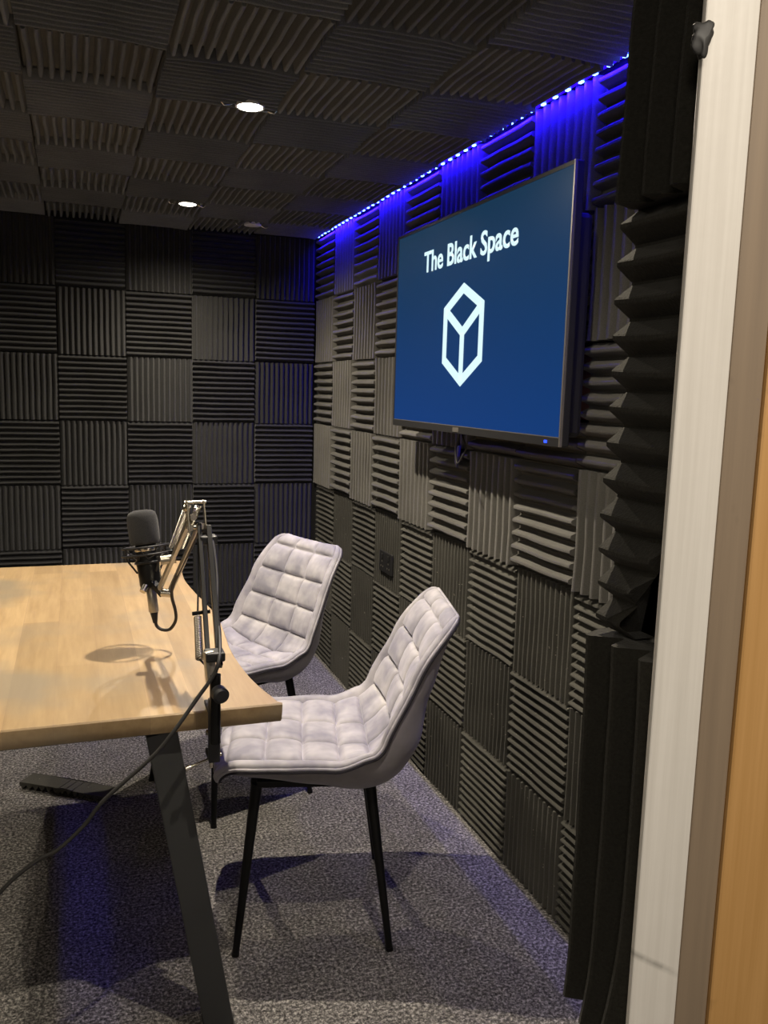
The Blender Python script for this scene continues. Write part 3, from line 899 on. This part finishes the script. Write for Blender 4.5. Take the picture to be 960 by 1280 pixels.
for k in range(8):
    a = 2 * PI * (k + .5) / 8; b2 = a + PI / 8
    add_tube(bm, [axM(1.034) @ Vector((.048 * math.cos(a), .048 * math.sin(a), 0)), axM(1.005) @ Vector((.0245 * math.cos(b2), .024 * math.sin(b2), 0)), axM(1.016) @ Vector((.050 * math.cos(a + PI / 4), .050 * math.sin(a + PI / 4), 0))], .0012, 5)
ap('elastic_cord', bm, M['cable'], smooth=60)
bm = bmesh.new(); add_lathe(bm, [(.0205, -.040), (.0225, -.038), (.0245, 0), (.0240, .003), (.0232, .0), (.0215, -.037)], axM(.999), 26); 
add_bar(bm, (-.983, 2.078, .915), (-.960, 2.038, .892), .015, .013)
ap('mount_cup', bm, M['black_metal'], smooth=40)
bm = bmesh.new(); add_cone(bm, (-.966, 2.026, .900), (-.944, 2.020, .898), .010, .010, 18); add_cone(bm, (-.998, 2.070, .908), (-1.006, 2.060, .896), .008, .008, 14); ap('swivel_knob', bm, M['chrome'], smooth=40)
# microphone itself
mic = empty('studio_microphone', tuple(mp(.95))); tag(mic, 'studio microphone with round black foam windscreen in a spider shock mount', 'microphone')
O2 = Vector(mic.location)
def mpart(name, bm, mat, **k):
    for v in bm.verts: v.co -= O2
    return bm_obj(name, bm, mat, mic, **k)
bm = bmesh.new(); add_lathe(bm, [(.012, .938), (.021, .940), (.0225, .946), (.0225, 1.035), (.018, 1.045)][0:0] or [(.012, -.062), (.021, -.060), (.0225, -.054), (.0225, .035), (.018, .045)], axM(1.0), 26)
mpart('body', bm, M['black_metal'], smooth=40)
bm = bmesh.new(); add_lathe(bm, [(.0228, -.004), (.0236, -.003), (.0236, .004), (.0228, .005)], axM(1.028), 26); mpart('metal_band', bm, M['chrome'], smooth=40)
bm = bmesh.new()
pr = [(.026, -.036), (.030, -.035), (.0318, -.028), (.0325, -.010), (.0325, .014), (.0318, .026), (.0290, .035), (.0235, .040), (.012, .0425), (.001, .043)]
add_lathe(bm, pr, axM(1.078), 36)
for v in bm.verts:
    v.co += (v.co - mp(1.078)).normalized() * .0006 * noise.noise(v.co * 160)
mpart('foam_windscreen', bm, foam_mat('windscreen_foam', (.045, .045, .046), False), smooth=60)
bm = bmesh.new(); add_lathe(bm, [(.0095, -.030), (.0105, -.028), (.0105, .026), (.009, .028)], axM(.905), 20); mpart('cable_plug', bm, M['steel'], smooth=40)
bm = bmesh.new(); add_lathe(bm, [(.0045, -.018), (.0075, .0), (.0085, .006)], axM(.866), 18); mpart('plug_boot', bm, M['black_plastic'], smooth=40)
bm = bmesh.new(); add_box(bm, (-.006, -.0245, -.022), (.006, -.022, .022)); bmesh.ops.transform(bm, matrix=axM(.975), verts=bm.verts)
mpart('switch_plate', bm, M['chrome'])
# microphone cable
cp = [(-.976, 2.078, .822), (-.973, 2.076, .806), (-.961, 2.07, .797), (-.944, 2.055, .801), (-.932, 2.04, .825), (-.933, 2.03, .852), (-.942, 2.02, .889), (-.942, 2.0, .92), (-.93, 1.97, .961), (-.913, 1.92, 1.018), (-.896, 1.87, 1.070), (-.878, 1.825, 1.060), (-.877, 1.76, .994), (-.886, 1.70, .940), (-.890, 1.64, .899), (-.900, 1.580, .872), (-.912, 1.574, .842),
      (-.945, 1.570, .798), (-.985, 1.560, .748), (-1.026, 1.560, .700), (-1.112, 1.565, .625), (-1.150, 1.572, .575), (-1.196, 1.58, .531), (-1.235, 1.59, .508), (-1.297, 1.600, .453), (-1.38, 1.61, .34), (-1.46, 1.62, .16), (-1.52, 1.64, .02), (-1.60, 1.70, .006), (-1.8, 1.75, .006)]
bm = bmesh.new(); add_tube(bm, spline(cp, 8), .0040, 8)
o = bm_obj('microphone_cable', bm, M['cable'], smooth=60); tag(o, 'thin black cable looping from the microphone along its arm and down to the left', 'cable')

# ------------------------------------------------------------ foam offcut on the carpet
a = Vector((-1.352, 3.010, 0)); b_ = Vector((-1.080, 2.812, 0)); d = (b_ - a).normalized(); nrm = Vector((d.y, -d.x, 0))
ctr = (a + b_) / 2 - nrm * .034
o = foam_panel('foam_offcut', (ctr.x, ctr.y, .034), d, nrm, (0, 0, -1), .335, .072, 13, .014, .014, M['foam_fine'], 400, warp=.003, lift=0, segs=8)
mw = o.matrix_world.copy(); inv = mw.inverted()
for v in o.data.vertices:
    p = mw @ v.co; q = (p - ctr).dot(d) / .1675
    p.z += (.016 * math.exp(-((q - .1) / .45) ** 2) - .008 * abs(q) ** 3) * (p.z / .034)
    p.z = max(p.z, .0105 if False else .001)
    v.co = inv @ p
tag(o, 'dark foam offcut with toothed underside lying on the carpet under the table', 'foam offcut')

# ------------------------------------------------------------ world and view
w = bpy.data.worlds.new('world'); SC.world = w; w.use_nodes = True
w.node_tree.nodes['Background'].inputs[0].default_value = (.9, .85, .8, 1)
w.node_tree.nodes['Background'].inputs[1].default_value = .015
vs_ = SC.view_settings; vs_.view_transform = 'Standard'; vs_.look = 'None'; vs_.gamma = 1; vs_.use_curve_mapping = False
SC.display_settings.display_device = 'sRGB'
vs_.exposure = 0.0
